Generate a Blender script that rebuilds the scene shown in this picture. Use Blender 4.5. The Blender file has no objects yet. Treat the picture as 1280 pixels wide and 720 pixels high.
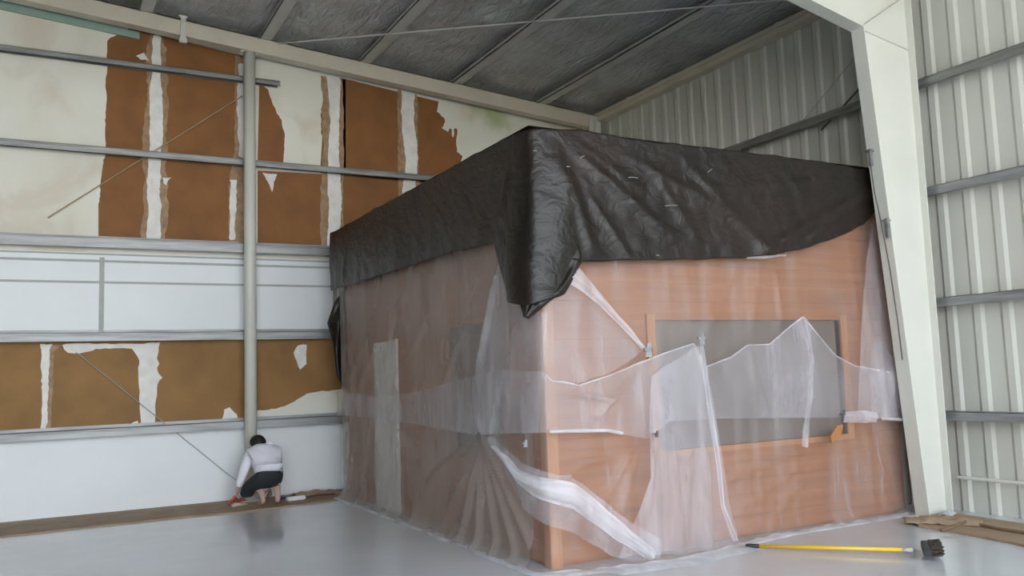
import bpy, bmesh, math, random
from mathutils import Vector, Matrix, noise
from mathutils.geometry import tessellate_polygon
random.seed(11)
col = bpy.context.scene.collection
sc = bpy.context.scene

# ------------------------------------------------------------------ camera frame (recovered from vanishing points)
F = 1071.0; H = 1.6
a_ = Vector((1975, -39, -F)).normalized()
b_ = Vector((-584, -127, -F)); b_ = (b_ - a_*b_.dot(a_)).normalized()
c_ = a_.cross(b_)
R = Matrix((a_, b_, c_))            # camera vector -> world vector
O = Vector((0, 0, H))
def ray(px, py): return R @ Vector((px-640, -(py-360), -F))
def onz(px, py, z=0.0):
    d = ray(px, py); return O + d*((z-H)/d.z)
def onx(px, py, x):
    d = ray(px, py); return O + d*(x/d.x)
def ony(px, py, y):
    d = ray(px, py); return O + d*(y/d.y)

cam = bpy.data.cameras.new('camera'); cam.sensor_width = 36; cam.lens = 36*F/1280
co = bpy.data.objects.new('camera', cam); col.objects.link(co)
M4 = R.to_4x4(); M4.translation = O; co.matrix_world = M4
sc.camera = co

# ------------------------------------------------------------------ materials
def nodes(name):
    m = bpy.data.materials.new(name); m.use_nodes = True
    nt = m.node_tree; b = nt.nodes['Principled BSDF']; return m, nt, b
def ramp(nt, fac, stops):
    r = nt.nodes.new('ShaderNodeValToRGB'); e = r.color_ramp.elements
    while len(e) < len(stops): e.new(0.5)
    for i, (p, c) in enumerate(stops):
        e[i].position = p; e[i].color = (*c, 1) if len(c) == 3 else c
    nt.links.new(fac, r.inputs[0]); return r.outputs[0]
def coords(nt, scale=(1, 1, 1), rot=(0, 0, 0)):
    t = nt.nodes.new('ShaderNodeNewGeometry'); mp = nt.nodes.new('ShaderNodeMapping')
    mp.inputs['Scale'].default_value = scale; mp.inputs['Rotation'].default_value = rot
    nt.links.new(t.outputs['Position'], mp.inputs[0]); return mp.outputs[0]
def noisen(nt, vec, s, d=4, dist=0.0):
    n = nt.nodes.new('ShaderNodeTexNoise'); n.inputs['Scale'].default_value = s
    n.inputs['Detail'].default_value = d; n.inputs['Distortion'].default_value = dist
    nt.links.new(vec, n.inputs['Vector']); return n.outputs['Fac']
def bump(nt, b, h, strength, dist=0.02):
    bp = nt.nodes.new('ShaderNodeBump'); bp.inputs['Strength'].default_value = strength
    bp.inputs['Distance'].default_value = dist
    nt.links.new(h, bp.inputs['Height']); nt.links.new(bp.outputs[0], b.inputs['Normal']); return bp
def mat(name, c, rough=.5, metal=0, var=.06, ns=6, bmp=0, bs=30, scale=(1, 1, 1), spec=None):
    m, nt, b = nodes(name)
    v = coords(nt, scale); n = noisen(nt, v, ns)
    lo = tuple(max(0, x*(1-var)) for x in c); hi = tuple(min(1, x*(1+var)) for x in c)
    nt.links.new(ramp(nt, n, [(.3, lo), (.7, hi)]), b.inputs['Base Color'])
    b.inputs['Roughness'].default_value = rough; b.inputs['Metallic'].default_value = metal
    if spec is not None: b.inputs['Specular IOR Level'].default_value = spec
    if bmp: bump(nt, b, noisen(nt, v, bs), bmp)
    return m
M = {}
def m_wall():
    m, nt, b = nodes('white_facing'); v = coords(nt)
    base = ramp(nt, noisen(nt, v, 1.1, 5, .6), [(.35, (.70, .64, .52)), (.5, (.78, .755, .64)), (.7, (.80, .785, .69))])
    g = nt.nodes.new('ShaderNodeNewGeometry'); ds = nt.nodes.new('ShaderNodeVectorMath'); ds.operation = 'DISTANCE'
    nt.links.new(g.outputs['Position'], ds.inputs[0]); ds.inputs[1].default_value = STAIN
    ad = nt.nodes.new('ShaderNodeMath'); ad.operation = 'MULTIPLY_ADD'; nt.links.new(noisen(nt, v, 2.5, 4), ad.inputs[0]); ad.inputs[1].default_value = 1.2; nt.links.new(ds.outputs['Value'], ad.inputs[2])
    f = ramp(nt, ad.outputs[0], [(.55, (.75,)*3), (1.0, (0,)*3)])
    mx = nt.nodes.new('ShaderNodeMix'); mx.data_type = 'RGBA'; nt.links.new(f, mx.inputs[0]); nt.links.new(base, mx.inputs[6]); mx.inputs[7].default_value = (.36, .47, .20, 1)
    nt.links.new(mx.outputs[2], b.inputs['Base Color']); b.inputs['Roughness'].default_value = .55; return m
STAIN = tuple(ony(612, 142, 12.35))
M['wallwhite'] = m_wall()
M['lowwhite'] = mat('painted_board', (.80, .82, .82), .45, var=.03, ns=1)
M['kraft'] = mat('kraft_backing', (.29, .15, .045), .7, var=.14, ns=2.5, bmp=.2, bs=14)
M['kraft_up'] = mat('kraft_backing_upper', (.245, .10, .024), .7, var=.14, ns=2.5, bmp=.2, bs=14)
M['residue'] = mat('torn_paper_residue', (.36, .23, .13), .7, var=.3, ns=9)
M['torn'] = mat('torn_white_paper', (.80, .78, .72), .6, var=.08, ns=8, bmp=.3, bs=20)
M['seam'] = mat('grey_seam', (.42, .43, .40), .6)
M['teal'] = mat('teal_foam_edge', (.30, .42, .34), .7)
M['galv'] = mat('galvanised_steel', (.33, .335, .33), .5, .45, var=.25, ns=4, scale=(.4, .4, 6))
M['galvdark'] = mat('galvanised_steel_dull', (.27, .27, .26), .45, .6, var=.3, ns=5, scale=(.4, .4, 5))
M['cream'] = mat('cream_frame_paint', (.68, .675, .60), .4, var=.04, ns=2)
M['beam'] = mat('cream_beam_paint', (.66, .60, .48), .45, var=.06, ns=2)
M['purlin'] = mat('purlin_paint', (.56, .55, .51), .5, var=.08, ns=3)
M['siding'] = mat('siding_paint', (.62, .615, .545), .5, var=.04, ns=.8)
M['dimwall'] = mat('brown_lining', (.22, .19, .15), .7)  # unseen walls kept dark so they bounce less light
M['cable'] = mat('pale_cable', (.62, .60, .55), .5)
M['rod'] = mat('rusty_rod', (.42, .30, .18), .6)
M['darkrod'] = mat('dark_rod', (.10, .10, .09), .5)
M['outside'] = mat('concrete_apron', (.52, .47, .38), .9, var=.1)
M['boxpaper'] = mat('floor_kraft_paper', (.37, .26, .165), .75, var=.15, ns=3, bmp=.4, bs=8)
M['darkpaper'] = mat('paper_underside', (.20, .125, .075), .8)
M['white'] = mat('white_item', (.8, .8, .8), .5)
M['clip'] = mat('clip_metal', (.45, .47, .48), .3, .8)
M['yellow'] = mat('yellow_pole', (.85, .52, .02), .35, var=.03)
M['black'] = mat('black_rubber', (.02, .02, .02), .5)
M['bristle'] = mat('dark_bristle', (.06, .045, .03), .8, bmp=.6, bs=90)
M['shirt'] = mat('white_shirt', (.88, .87, .93), .8, var=.04, ns=5, bmp=.3, bs=12)
M['shorts'] = mat('black_cloth', (.018, .022, .028), .8, bmp=.2, bs=20)
M['skin'] = mat('skin', (.50, .33, .27), .5, var=.05)
M['hair'] = mat('black_hair', (.008, .008, .008), .6, bmp=.5, bs=80)
M['glove'] = mat('red_glove', (.42, .09, .05), .7)
M['navy'] = mat('dark_blue_handle', (.04, .03, .09), .5)
M['rag'] = mat('cream_rag', (.62, .52, .36), .8, bmp=.4)
M['doorwhite'] = mat('grey_white_panel', (.85, .86, .84), .5)

def m_floor():
    m, nt, b = nodes('epoxy_floor'); v = coords(nt)
    nt.links.new(ramp(nt, noisen(nt, v, .7, 5), [(.3, (.60, .605, .61)), (.7, (.68, .685, .69))]), b.inputs['Base Color'])
    b.inputs['Roughness'].default_value = .2; b.inputs['Specular IOR Level'].default_value = .8
    nt.links.new(ramp(nt, noisen(nt, v, 1.6, 5), [(.3, (.10,)*3), (.7, (.2,)*3)]), b.inputs['Roughness'])
    bump(nt, b, noisen(nt, v, 3, 3), .06, .02); return m
M['floor'] = m_floor()
def m_roof():
    m, nt, b = nodes('silver_insulation_blanket'); v = coords(nt, (1, 1, 1))
    nt.links.new(ramp(nt, noisen(nt, v, 2.0, 6), [(.3, (.45, .45, .44)), (.7, (.64, .65, .645))]), b.inputs['Base Color'])
    b.inputs['Roughness'].default_value = .42; b.inputs['Metallic'].default_value = .2
    v2 = coords(nt, (1.6, .55, 1), (0, 0, .5))
    bump(nt, b, noisen(nt, v2, 5, 8, 1.2), 1.0, .09); return m
M['roof'] = m_roof()
def m_tarp():
    m, nt, b = nodes('dark_poly_tarp'); v = coords(nt)
    nt.links.new(ramp(nt, noisen(nt, v, 1.3, 4), [(.35, (.008, .006, .004)), (.65, (.019, .011, .008))]), b.inputs['Base Color'])
    b.inputs['Roughness'].default_value = .38; b.inputs['Specular IOR Level'].default_value = .42
    v2 = coords(nt, (1, 1, 1.4), (.5, .3, .4))
    bump(nt, b, noisen(nt, v2, 6, 8, .9), .55, .03); return m
M['tarp'] = m_tarp()
def m_wood():
    m, nt, b = nodes('orange_brown_boards'); v = coords(nt, (.35, .35, 7))
    nt.links.new(ramp(nt, noisen(nt, v, 2.2, 6), [(.25, (.27, .102, .034)), (.75, (.38, .148, .054))]), b.inputs['Base Color'])
    b.inputs['Roughness'].default_value = .55; bump(nt, b, noisen(nt, v, 6, 5), .2, .01); return m
M['wood'] = m_wood()
M['woodpost'] = mat('orange_post', (.42, .18, .06), .5, var=.12, ns=5, scale=(6, 6, .6))
M['pane'] = mat('grey_pane', (.15, .115, .095), .6, var=.08, ns=1.5)
def m_film(name, haze, colr=(.80, .78, .80), rough=.28, crease=.5, bs=5, scale=(1, 1, .45), glint_streak=.14):
    """clear polythene: part transparent, part milky; creases are milkier"""
    m, nt, b = nodes(name)
    b.inputs['Base Color'].default_value = (*colr, 1); b.inputs['Roughness'].default_value = rough
    b.inputs['Specular IOR Level'].default_value = .7
    v = coords(nt, scale)
    bp = bump(nt, b, noisen(nt, v, bs, 4, .8), .5, .03)
    tl = nt.nodes.new('ShaderNodeBsdfTranslucent'); tl.inputs[0].default_value = (*colr, 1)
    tr = nt.nodes.new('ShaderNodeBsdfTransparent'); tr.inputs[0].default_value = (.97, .965, .96, 1)
    m1 = nt.nodes.new('ShaderNodeMixShader'); m1.inputs[0].default_value = .25
    nt.links.new(b.outputs[0], m1.inputs[1]); nt.links.new(tl.outputs[0], m1.inputs[2])
    m2 = nt.nodes.new('ShaderNodeMixShader')
    v3 = coords(nt, (1.2, 1.2, .5))
    n = noisen(nt, v3, 1.6, 3, .8)
    lo = haze*(1-.35); hi = min(.97, haze*(1+crease))
    v4 = coords(nt, (5, 5, .5), (.35, .30, .15)); st = noisen(nt, v4, 1.1, 3, .6)
    stf = ramp(nt, st, [(.48, (0,)*3), (.60, (glint_streak*.4,)*3), (.74, (glint_streak,)*3)])  # milky streaks painted in as highlights along the folds
    f0 = ramp(nt, n, [(.32, (lo,)*3), (.52, (haze,)*3), (.78, (hi,)*3)])
    sm = nt.nodes.new('ShaderNodeMath'); sm.operation = 'ADD'; sm.use_clamp = True; nt.links.new(f0, sm.inputs[0]); nt.links.new(stf, sm.inputs[1])
    nt.links.new(sm.outputs[0], m2.inputs[0])
    nt.links.new(tr.outputs[0], m2.inputs[1]); nt.links.new(m1.outputs[0], m2.inputs[2])
    nt.links.new(m2.outputs[0], nt.nodes['Material Output'].inputs[0]); return m
M['film'] = m_film('clear_polythene', .16, (.76, .70, .69), crease=.7, glint_streak=.20)
M['filmside'] = m_film('clear_polythene_folded', .36, (.62, .55, .50), crease=.12, glint_streak=.04)  # mauve tint puts the side's shade into the film colour
M['film2'] = m_film('milky_polythene', .27, (.82, .79, .83))
M['film3'] = m_film('doubled_polythene', .25, (.86, .83, .88))
M['filmw'] = m_film('bunched_polythene', .52, (.90, .88, .92), crease=.5)
M['hem'] = m_film('polythene_hem', .70, (.86, .86, .88), crease=.3)

# ------------------------------------------------------------------ mesh helpers
def link(name, bm, m, parent=None, smooth=False):
    me = bpy.data.meshes.new(name); bmesh.ops.recalc_face_normals(bm, faces=bm.faces) if not (isinstance(smooth, str)) else None
    bm.to_mesh(me); bm.free()
    if m: me.materials.append(m)
    if smooth and smooth != 'keep2':
        for p in me.polygons: p.use_smooth = True
    o = bpy.data.objects.new(name, me); col.objects.link(o)
    if parent: o.parent = parent
    return o
def tag(o, label, cat, group=None):
    o['label'] = label; o['category'] = cat
    if group: o['group'] = group
    return o
def struct(o): o['kind'] = 'structure'; return o
def empty(name, loc=(0, 0, 0)):
    o = bpy.data.objects.new(name, None); o.location = loc; col.objects.link(o); o.empty_display_size = .1; return o
def BM(): return bmesh.new()
def box(bm, lo, hi, bev=0):
    vs = [bm.verts.new((x, y, z)) for x in (lo[0], hi[0]) for y in (lo[1], hi[1]) for z in (lo[2], hi[2])]
    fs = [(0, 1, 3, 2), (4, 6, 7, 5), (0, 4, 5, 1), (2, 3, 7, 6), (0, 2, 6, 4), (1, 5, 7, 3)]
    ff = [bm.faces.new([vs[i] for i in f]) for f in fs]
    if bev:
        es = list({e for f in ff for e in f.edges})
        bmesh.ops.bevel(bm, geom=es, offset=bev, segments=2, affect='EDGES')
def tube(bm, pts, r, n=10, caps=True):
    pts = [Vector(p) for p in pts]; rings = []
    for i, p in enumerate(pts):
        d = (pts[min(i+1, len(pts)-1)] - pts[max(i-1, 0)]).normalized()
        u = d.cross(Vector((0, 0, 1)));
        if u.length < .05: u = d.cross(Vector((1, 0, 0)))
        u.normalize(); w = d.cross(u)
        rr = r[i] if isinstance(r, (list, tuple)) else r
        rings.append([bm.verts.new(p + (u*math.cos(t) + w*math.sin(t))*rr) for t in [2*math.pi*k/n for k in range(n)]])
    for A, B in zip(rings, rings[1:]):
        for k in range(n): bm.faces.new((A[k], A[(k+1) % n], B[(k+1) % n], B[k]))
    if caps: bm.faces.new(rings[0][::-1]); bm.faces.new(rings[-1])
def extrude_poly(bm, pts, d):
    """closed polygon pts (3d), thickened by vector d"""
    A = [bm.verts.new(p) for p in pts]; B = [bm.verts.new(Vector(p)+Vector(d)) for p in pts]
    fa = bm.faces.new(A); fb = bm.faces.new(B[::-1])
    for i in range(len(A)):
        j = (i+1) % len(A); bm.faces.new((A[i], B[i], B[j], A[j]))
def prism(bm, prof, p0, p1):
    """profile given as list of 3d offsets swept straight from p0 to p1"""
    A = [bm.verts.new(Vector(p0)+Vector(q)) for q in prof]; B = [bm.verts.new(Vector(p1)+Vector(q)) for q in prof]
    n = len(prof)
    for i in range(n):
        j = (i+1) % n; bm.faces.new((A[i], A[j], B[j], B[i]))
    bm.faces.new(A[::-1]); bm.faces.new(B)
def lerp_curve(pts):
    pts = sorted(pts)
    def f(s):
        if s <= pts[0][0]: return pts[0][1]
        for (a, b), (c, d) in zip(pts, pts[1:]):
            if s <= c:
                t = (s-a)/(c-a) if c > a else 0
                return b + (d-b)*t
        return pts[-1][1]
    return f
def rough_edge(pts, amp, step, seed=0):
    """subdivide a closed 2d polygon and jitter it"""
    out = []; n = len(pts); rnd = random.Random(seed)
    for i in range(n):
        a = Vector(pts[i][:2]); b = Vector(pts[(i+1) % n][:2]); am = pts[i][2] if len(pts[i]) > 2 else amp
        L = (b-a).length; k = max(1, int(L/step)); nrm = Vector((-(b-a).y, (b-a).x)).normalized() if L else Vector((0, 0))
        out.append(a)
        for q in range(1, k):
            p_ = a + (b-a)*q/k; out.append(p_ + nrm*am*(1.5*noise.noise(Vector((p_.x*4, p_.y*4, seed))) + .7*noise.noise(Vector((p_.x*15, p_.y*15, seed)))))
    return out

# ------------------------------------------------------------------ building dimensions
YA = 12.35; XB = 8.55; FY = 5.85
XL = -15.5; YF = -3.6; XR = -3.5                       # far side wall, open front, ridge line
def ztop(x):                                           # top of rake beam = underside of purlins
    return 6.62 - .083*(x-1.15) if x >= XR else 6.62 - .083*(XR-1.15) - .083*(XR-x)
PD = .17

fl = BM(); box(fl, (XL, YF, -.15), (XB+.1, YA+.1, 0)); struct(link('floor', fl, M['floor']))
ap = BM(); box(ap, (-60, -60, -.3), (60, YF-.01, -.04)); struct(link('ground', ap, M['outside']))  # unseen ground added to bounce warm sunlight onto ceiling and walls

# ceiling: draped insulation blanket between purlins
PX = [1.18-1.53*k for k in range(10, 0, -1)] + [1.18, 2.76, 4.24, 5.76, 7.34]
rb = BM(); nx, ny = 300, 150; xs = [XL + (XB+.15-XL)*i/nx for i in range(nx+1)]; ys = [YF + (YA+.1-YF)*j/ny for j in range(ny+1)]
grid = []
for x in xs:
    row = []
    for y in ys:
        dp = min(abs(x-p) for p in PX + [XL, 8.4])
        sag = .07*(1-math.exp(-(dp/.3)**2))
        n = .03*noise.noise(Vector((x*1.2, y*1.8, 0))) + .018*noise.noise(Vector((x*5, y*3, 3)))
        row.append(rb.verts.new((x, y, ztop(x)+PD + .012 - sag*.6 + n*min(1, dp/.12))))
    grid.append(row)
for i in range(nx):
    for j in range(ny): rb.faces.new((grid[i][j], grid[i][j+1], grid[i+1][j+1], grid[i+1][j]))
ce = struct(link('ceiling', rb, M['roof'], smooth='keep'))
mo = ce.modifiers.new('s', 'SOLIDIFY'); mo.thickness = .05; mo.offset = 1
# roof deck above the blanket
rd = BM()
for x0, x1 in ((XL-.2, XR), (XR, XB+.2)):
    extrude_poly(rd, [(x0, YF, ztop(x0)+PD+.12), (x1, YF, ztop(x1)+PD+.12), (x1, YA+.2, ztop(x1)+PD+.12), (x0, YA+.2, ztop(x0)+PD+.12)], (0, 0, .05))
struct(link('trim_1', rd, M['siding']))

# purlins (Z sections)
for k, x in enumerate(PX):
    if x < 0: continue                      # the rest lie wholly outside the view
    z = ztop(x); bm = BM()
    box(bm, (x-.008, YF, z), (x+.008, YA-.1, z+PD))
    box(bm, (x-.16, YF, z-.012), (x+.008, YA-.1, z+.004))
    box(bm, (x-.16, YF, z-.012), (x-.152, YA-.1, z+.04))
    box(bm, (x-.008, YF, z+PD-.03), (x+.08, YA-.1, z+PD-.01))
    o = link('purlin', bm, M['purlin'])
    if True:
        w = ['first visible roof purlin at the far left above the tall pipe column', 'roof purlin second from the left, meeting the rake beam right of the pipe column',
             'roof purlin third from the left across the middle of the ceiling', 'roof purlin ending above the white peeled panel of the back wall',
             'pale roof purlin nearest the corrugated side wall'][k-10]
    tag(o, w, 'roof beam', 'roof purlins')
# eave strut along side wall
bm = BM(); ze = ztop(8.4)
box(bm, (8.36, YF, ze-.11), (8.50, YA-.15, ze+.015)); box(bm, (8.34, YF, ze-.03), (8.37, YA-.15, ze+.03))
struct(link('trim_2', bm, M['beam']))

# walls
bm = BM(); extrude_poly(bm, [(XL, YA, 0), (XB, YA, 0), (XB, YA, ztop(XB)+.3), (XR, YA, ztop(XR)+.3), (XL, YA, ztop(XL)+.3)], (0, .12, 0))
wallA = struct(link('wall_back', bm, M['wallwhite']))
bm = BM(); box(bm, (XL-.12, YF, 0), (XL, YA, ztop(XL)+.25)); struct(link('wall_left', bm, M['dimwall']))

bm = BM(); box(bm, (XL-.12, YF-.15, 0), (-5.0, YF, ztop(XR)+.3)); struct(link('wall_front', bm, M['dimwall']))  # unseen front wall added to narrow the opening and shade the cabin side
def on_wall(pts, name, m, thick=.004, y=None, amp=.016, step=.035, parent=wallA, seed=0):
    y = YA if y is None else y
    q = [tuple([ony(p[0], p[1], y).x, ony(p[0], p[1], y).z] + ([p[2]] if len(p) > 2 else [])) for p in pts]
    e = rough_edge(q, amp, step, seed)
    bm = BM(); n = len(e)
    front = [bm.verts.new((u.x, y-thick, u.y)) for u in e]; back = [bm.verts.new((u.x, y+.001, u.y)) for u in e]
    for tri in tessellate_polygon([[Vector((u.x, u.y, 0)) for u in e]]):
        t = [front[k] for k in tri]; a, b, c = [v.co for v in t]
        if (b-a).cross(c-a).y > 0: t.reverse()
        try: bm.faces.new(t)
        except ValueError: pass
    for i in range(n):
        j = (i+1) % n
        try: bm.faces.new((front[i], front[j], back[j], back[i]))
        except ValueError: pass
    return link(name, bm, m, parent, smooth='keep2')
# lower smooth boards
bm = BM(); box(bm, (XL, YA-.012, 0), (XB, YA, 1.06)); link('lower_board', bm, M['lowwhite'], wallA)
bm = BM(); box(bm, (XL, YA-.012, 2.26), (XB, YA, 3.36)); link('middle_board', bm, M['lowwhite'], wallA)
# ---- exposed brown backing, (pixel outlines laid on the wall plane)
Y1 = YA
def patch(pts, m='kraft', **k): return on_wall(pts, 'kraft_patch', M[m], **k)
def residue(pts, **k): return on_wall(pts, 'paper_residue', M['residue'], thick=.009, **k)
def torn(pts, **k): return on_wall(pts, 'torn_paper', M['torn'], thick=.013, **k)
# lower band
patch([(-1400, 437.4, 0), (440, 420, 0), (440, 486), (400, 489), (383, 492), (368, 502), (355, 508), (345, 511), (322, 513), (302, 528), (250, 535, 0), (-1400, 628, 0)], seed=1)
torn([(50, 430), (66, 430), (62, 445), (60, 480), (59, 542), (51, 544), (53, 480)], amp=.02, seed=2)
residue([(62, 432), (78, 431), (66, 440), (64, 540), (58, 540)], seed=3)
torn([(78, 431), (200, 428), (198, 440), (196, 448), (199, 455), (196, 460), (203, 472), (197, 480), (193, 530), (176, 532), (174, 500), (174, 450), (165, 436), (120, 436), (98, 442), (85, 441)], amp=.015, step=.05, seed=4)
torn([(276, 529), (280, 512), (287, 509), (296, 518), (300, 528)], seed=5)
torn([(367, 441), (372, 432), (383, 431), (383, 455), (375, 462), (371, 452)], seed=6)
torn([(163, 530), (172, 526), (176, 532), (163, 534)], seed=7)
# bands above the double girt, left run
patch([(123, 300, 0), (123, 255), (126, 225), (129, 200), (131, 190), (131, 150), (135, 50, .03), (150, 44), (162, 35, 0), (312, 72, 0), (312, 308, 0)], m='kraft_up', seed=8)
residue([(178, 302), (183, 60), (187, 40), (204, 40), (208, 60), (209, 120), (209, 302)], amp=.03, seed=9)
torn([(183, 302), (184, 250), (186, 190), (187, 120), (189, 100), (192, 44), (201, 46), (202, 120), (203, 180), (200, 240), (200, 302)], amp=.02, seed=10)
residue([(293, 70), (312, 72), (312, 306), (287, 304), (287, 220), (294, 190)], amp=.025, seed=11)
torn([(298, 80), (312, 82), (312, 200), (298, 195), (297, 130)], amp=.02, seed=12)
torn([(287, 225), (296, 225), (296, 240), (293, 300), (287, 300)], amp=.02, seed=13)
torn([(203, 222), (214, 222), (208, 232), (204, 229)], seed=14)
torn([(170, 70), (180, 66), (186, 76), (176, 75)], seed=15)
# right of the column
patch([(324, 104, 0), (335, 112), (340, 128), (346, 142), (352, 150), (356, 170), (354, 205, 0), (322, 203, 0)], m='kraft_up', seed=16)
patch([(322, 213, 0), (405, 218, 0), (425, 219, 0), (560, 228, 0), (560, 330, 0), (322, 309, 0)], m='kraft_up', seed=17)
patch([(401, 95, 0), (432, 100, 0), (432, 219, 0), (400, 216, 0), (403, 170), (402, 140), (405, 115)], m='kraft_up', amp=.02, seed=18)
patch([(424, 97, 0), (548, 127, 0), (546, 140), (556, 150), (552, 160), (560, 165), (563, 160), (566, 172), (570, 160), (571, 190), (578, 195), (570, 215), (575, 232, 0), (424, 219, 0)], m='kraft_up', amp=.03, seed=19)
residue([(402, 96), (427, 98), (430, 160), (428, 230), (430, 318), (400, 316), (402, 220), (404, 150)], amp=.02, seed=20)
torn([(407, 94), (424, 98), (424, 140), (424, 180), (426, 230), (427, 262), (422, 308), (409, 308), (411, 250), (409, 215), (413, 150)], amp=.018, seed=21)
residue([(497, 112), (521, 118), (524, 250), (498, 250)], amp=.02, seed=22)
torn([(501, 112), (518, 117), (517, 150), (521, 185), (519, 250), (502, 250), (507, 200), (502, 160)], amp=.02, seed=23)
torn([(328, 216), (346, 218), (342, 228), (340, 240), (336, 230)], seed=24)
# thin peeling edge left of the white strip
torn([(120, 240), (126, 236), (123, 262), (120, 262)], seed=25)
# seams in the white bands
def seam_h(z, x0, x1, h=.02):
    bm = BM(); box(bm, (x0, YA-.022, z-h/2), (x1, YA-.0, z+h/2)); return link('panel_seam', bm, M['seam'], wallA)
seam_h(2.97, XL, XB, .028); seam_h(3.25, XL, XB, .03); seam_h(3.34, XL, XB, .02)
for px in (127, 418):
    x = ony(px, 360, YA).x; bm = BM(); box(bm, (x-.03, YA-.02, 2.28), (x+.03, YA, 3.3)); link('panel_seam', bm, M['seam'], wallA)
bm = BM(); p = [(x, YA-.03, ztop(x)-.2) for x in (-2, 1.0)]
extrude_poly(bm, [(-4, YA-.03, ztop(-3.5)-.26), (1.05, YA-.03, ztop(1.05)-.30), (1.05, YA-.03, ztop(1.05)-.2), (-4, YA-.03, ztop(-3.5)-.1)], (0, .03, 0)); link('foam_edge', bm, M['teal'], wallA)  # teal strip painted in for the shadow line under the beam

# corrugated side wall (wall_right), ribs run vertically
bm = BM(); pitch = .305; prof = []
y = YA + .1
while y > YF:
    for dy, dx in ((0, 0), (.10, 0), (.17, 0), (.205, -.02), (.26, -.02), (.296, 0)):
        prof.append((XB + dx, y-dy))
    y -= pitch
prev = None
for (x, yy) in prof:
    A = bm.verts.new((x, yy, 0)); B = bm.verts.new((x, yy, ztop(XB)+.15))
    if prev: bm.faces.new((prev[0], A, B, prev[1]))
    prev = (A, B)
o = struct(link('wall_right', bm, M['siding'])); mo = o.modifiers.new('s', 'SOLIDIFY'); mo.thickness = .03; mo.offset = 1
o.modifiers['s'].offset = -1
bm = BM(); box(bm, (XB+.06, YF, 0), (XB+.10, YA+.1, ztop(XB)+.3)); struct(link('trim_3', bm, M['siding']))

# girts on the back wall
def girt_back(z, x0, x1, m, label, h=.09):
    bm = BM(); y0, y1 = YA-.16, YA-.012
    box(bm, (x0, y0, z-h/2), (x1, y0+.006, z+h/2))           # vertical inner flange
    box(bm, (x0, y0, z+h/2-.006), (x1, y1, z+h/2))             # web
    box(bm, (x0, y0-.012, z-h/2), (x1, y0+.006, z-h/2+.012)); box(bm, (x0, y0-.014, z+h/2-.026), (x1, y0+.004, z+h/2-.014))
    box(bm, (x0, y1-.006, z-.02), (x1, y1, z+h/2+.04))
    return tag(link('wall_girt', bm, m), label, 'steel rail', 'back wall girts')
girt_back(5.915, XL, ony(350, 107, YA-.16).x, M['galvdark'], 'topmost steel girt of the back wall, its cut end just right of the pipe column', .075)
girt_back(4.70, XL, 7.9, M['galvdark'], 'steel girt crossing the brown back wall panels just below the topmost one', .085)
girt_back(3.475, XL, 7.9, M['galv'], 'thick steel girt of the back wall where brown panels meet the white band', .13)
girt_back(2.25, XL, 7.9, M['galv'], 'steel girt along the top of the lower brown band', .11)
girt_back(1.03, XL, 7.9, M['galv'], 'lowest steel girt of the back wall above the white boards', .10)
# girts on the side wall
def girt_side(z, ya, yb, m, label, h=.08):
    bm = BM(); x0, x1 = 8.33, XB-.036
    box(bm, (x0, ya, z-h/2), (x0+.006, yb, z+h/2)); box(bm, (x0, ya, z+h/2-.006), (x1, yb, z+h/2))
    box(bm, (x0-.012, ya, z-h/2), (x0+.006, yb, z-h/2+.014)); box(bm, (x0, ya, z-h/2), (x0+.05, yb, z-h/2+.005))
    return tag(link('wall_girt', bm, m), label, 'steel rail', 'side wall girts')
for z, w in ((4.6, 'highest steel girt on the corrugated side wall, also seen above the dark tarp'), (3.4, 'second highest steel girt on the corrugated wall right of the frame column'),
             (2.2, 'middle steel girt on the corrugated wall right of the frame column'), (1.0, 'lowest thick steel girt on the corrugated wall right of the column')):
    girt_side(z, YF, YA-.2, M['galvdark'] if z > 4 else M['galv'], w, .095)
bm = BM(); tube(bm, [(8.42, YF, .36), (8.42, 5.82, .36)], .018)
tag(link('wall_pipe', bm, M['cream']), 'thin white pipe low along the corrugated wall under the lowest girt', 'pipe')

# rake beam on the back wall
bm = BM(); y0, y1 = 12.02, 12.19
def rk(x0, x1):
    extrude_poly(bm, [(x0, y0, ztop(x0)-.22), (x1, y0, ztop(x1)-.22), (x1, y0, ztop(x1)-.008), (x0, y0, ztop(x0)-.008)], (0, .012, 0))
    for dz in (-.008, -.22):
        extrude_poly(bm, [(x0, y0, ztop(x0)+dz), (x1, y0, ztop(x1)+dz), (x1, y0, ztop(x1)+dz-.014), (x0, y0, ztop(x0)+dz-.014)], (0, y1-y0, 0))
rk(XL, XR); rk(XR, 8.3)
rake = tag(link('rake_beam', bm, M['beam']), 'long cream steel beam sloping along the top of the back wall', 'beam')
# small hanging clip on the beam
bm = BM(); q = ony(229, 36, 12.0)
box(bm, (q.x-.035, 11.985, q.z-.17), (q.x+.035, 12.015, q.z+.19), .006); box(bm, (q.x-.05, 11.975, q.z-.20), (q.x+.05, 12.02, q.z-.13), .006); box(bm, (q.x-.06, 11.99, q.z+.16), (q.x+.06, 12.12, q.z+.19), .005)
tag(link('beam_clip', bm, M['cream']), 'small white bracket hooked over the sloping cream beam', 'bracket')
# purlin end cleats
# pipe column
px_ = ony(313, 400, 12.08).x
cl = empty('pipe_column', (px_, 12.085, 0)); tag(cl, 'tall round off-white steel column in front of the back wall', 'column')
bm = BM(); tube(bm, [(0, 0, .02), (0, 0, ztop(px_)-.24)], .082, 24); link('shaft', bm, M['cream'], cl, True)
bm = BM(); box(bm, (-.14, -.12, 0), (.14, .12, .02), .004); link('base_plate', bm, M['cream'], cl)
bm = BM(); box(bm, (-.12, -.02, ztop(px_)-.25), (.12, .1, ztop(px_)-.225), .004); link('cap_plate', bm, M['cream'], cl)
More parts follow.
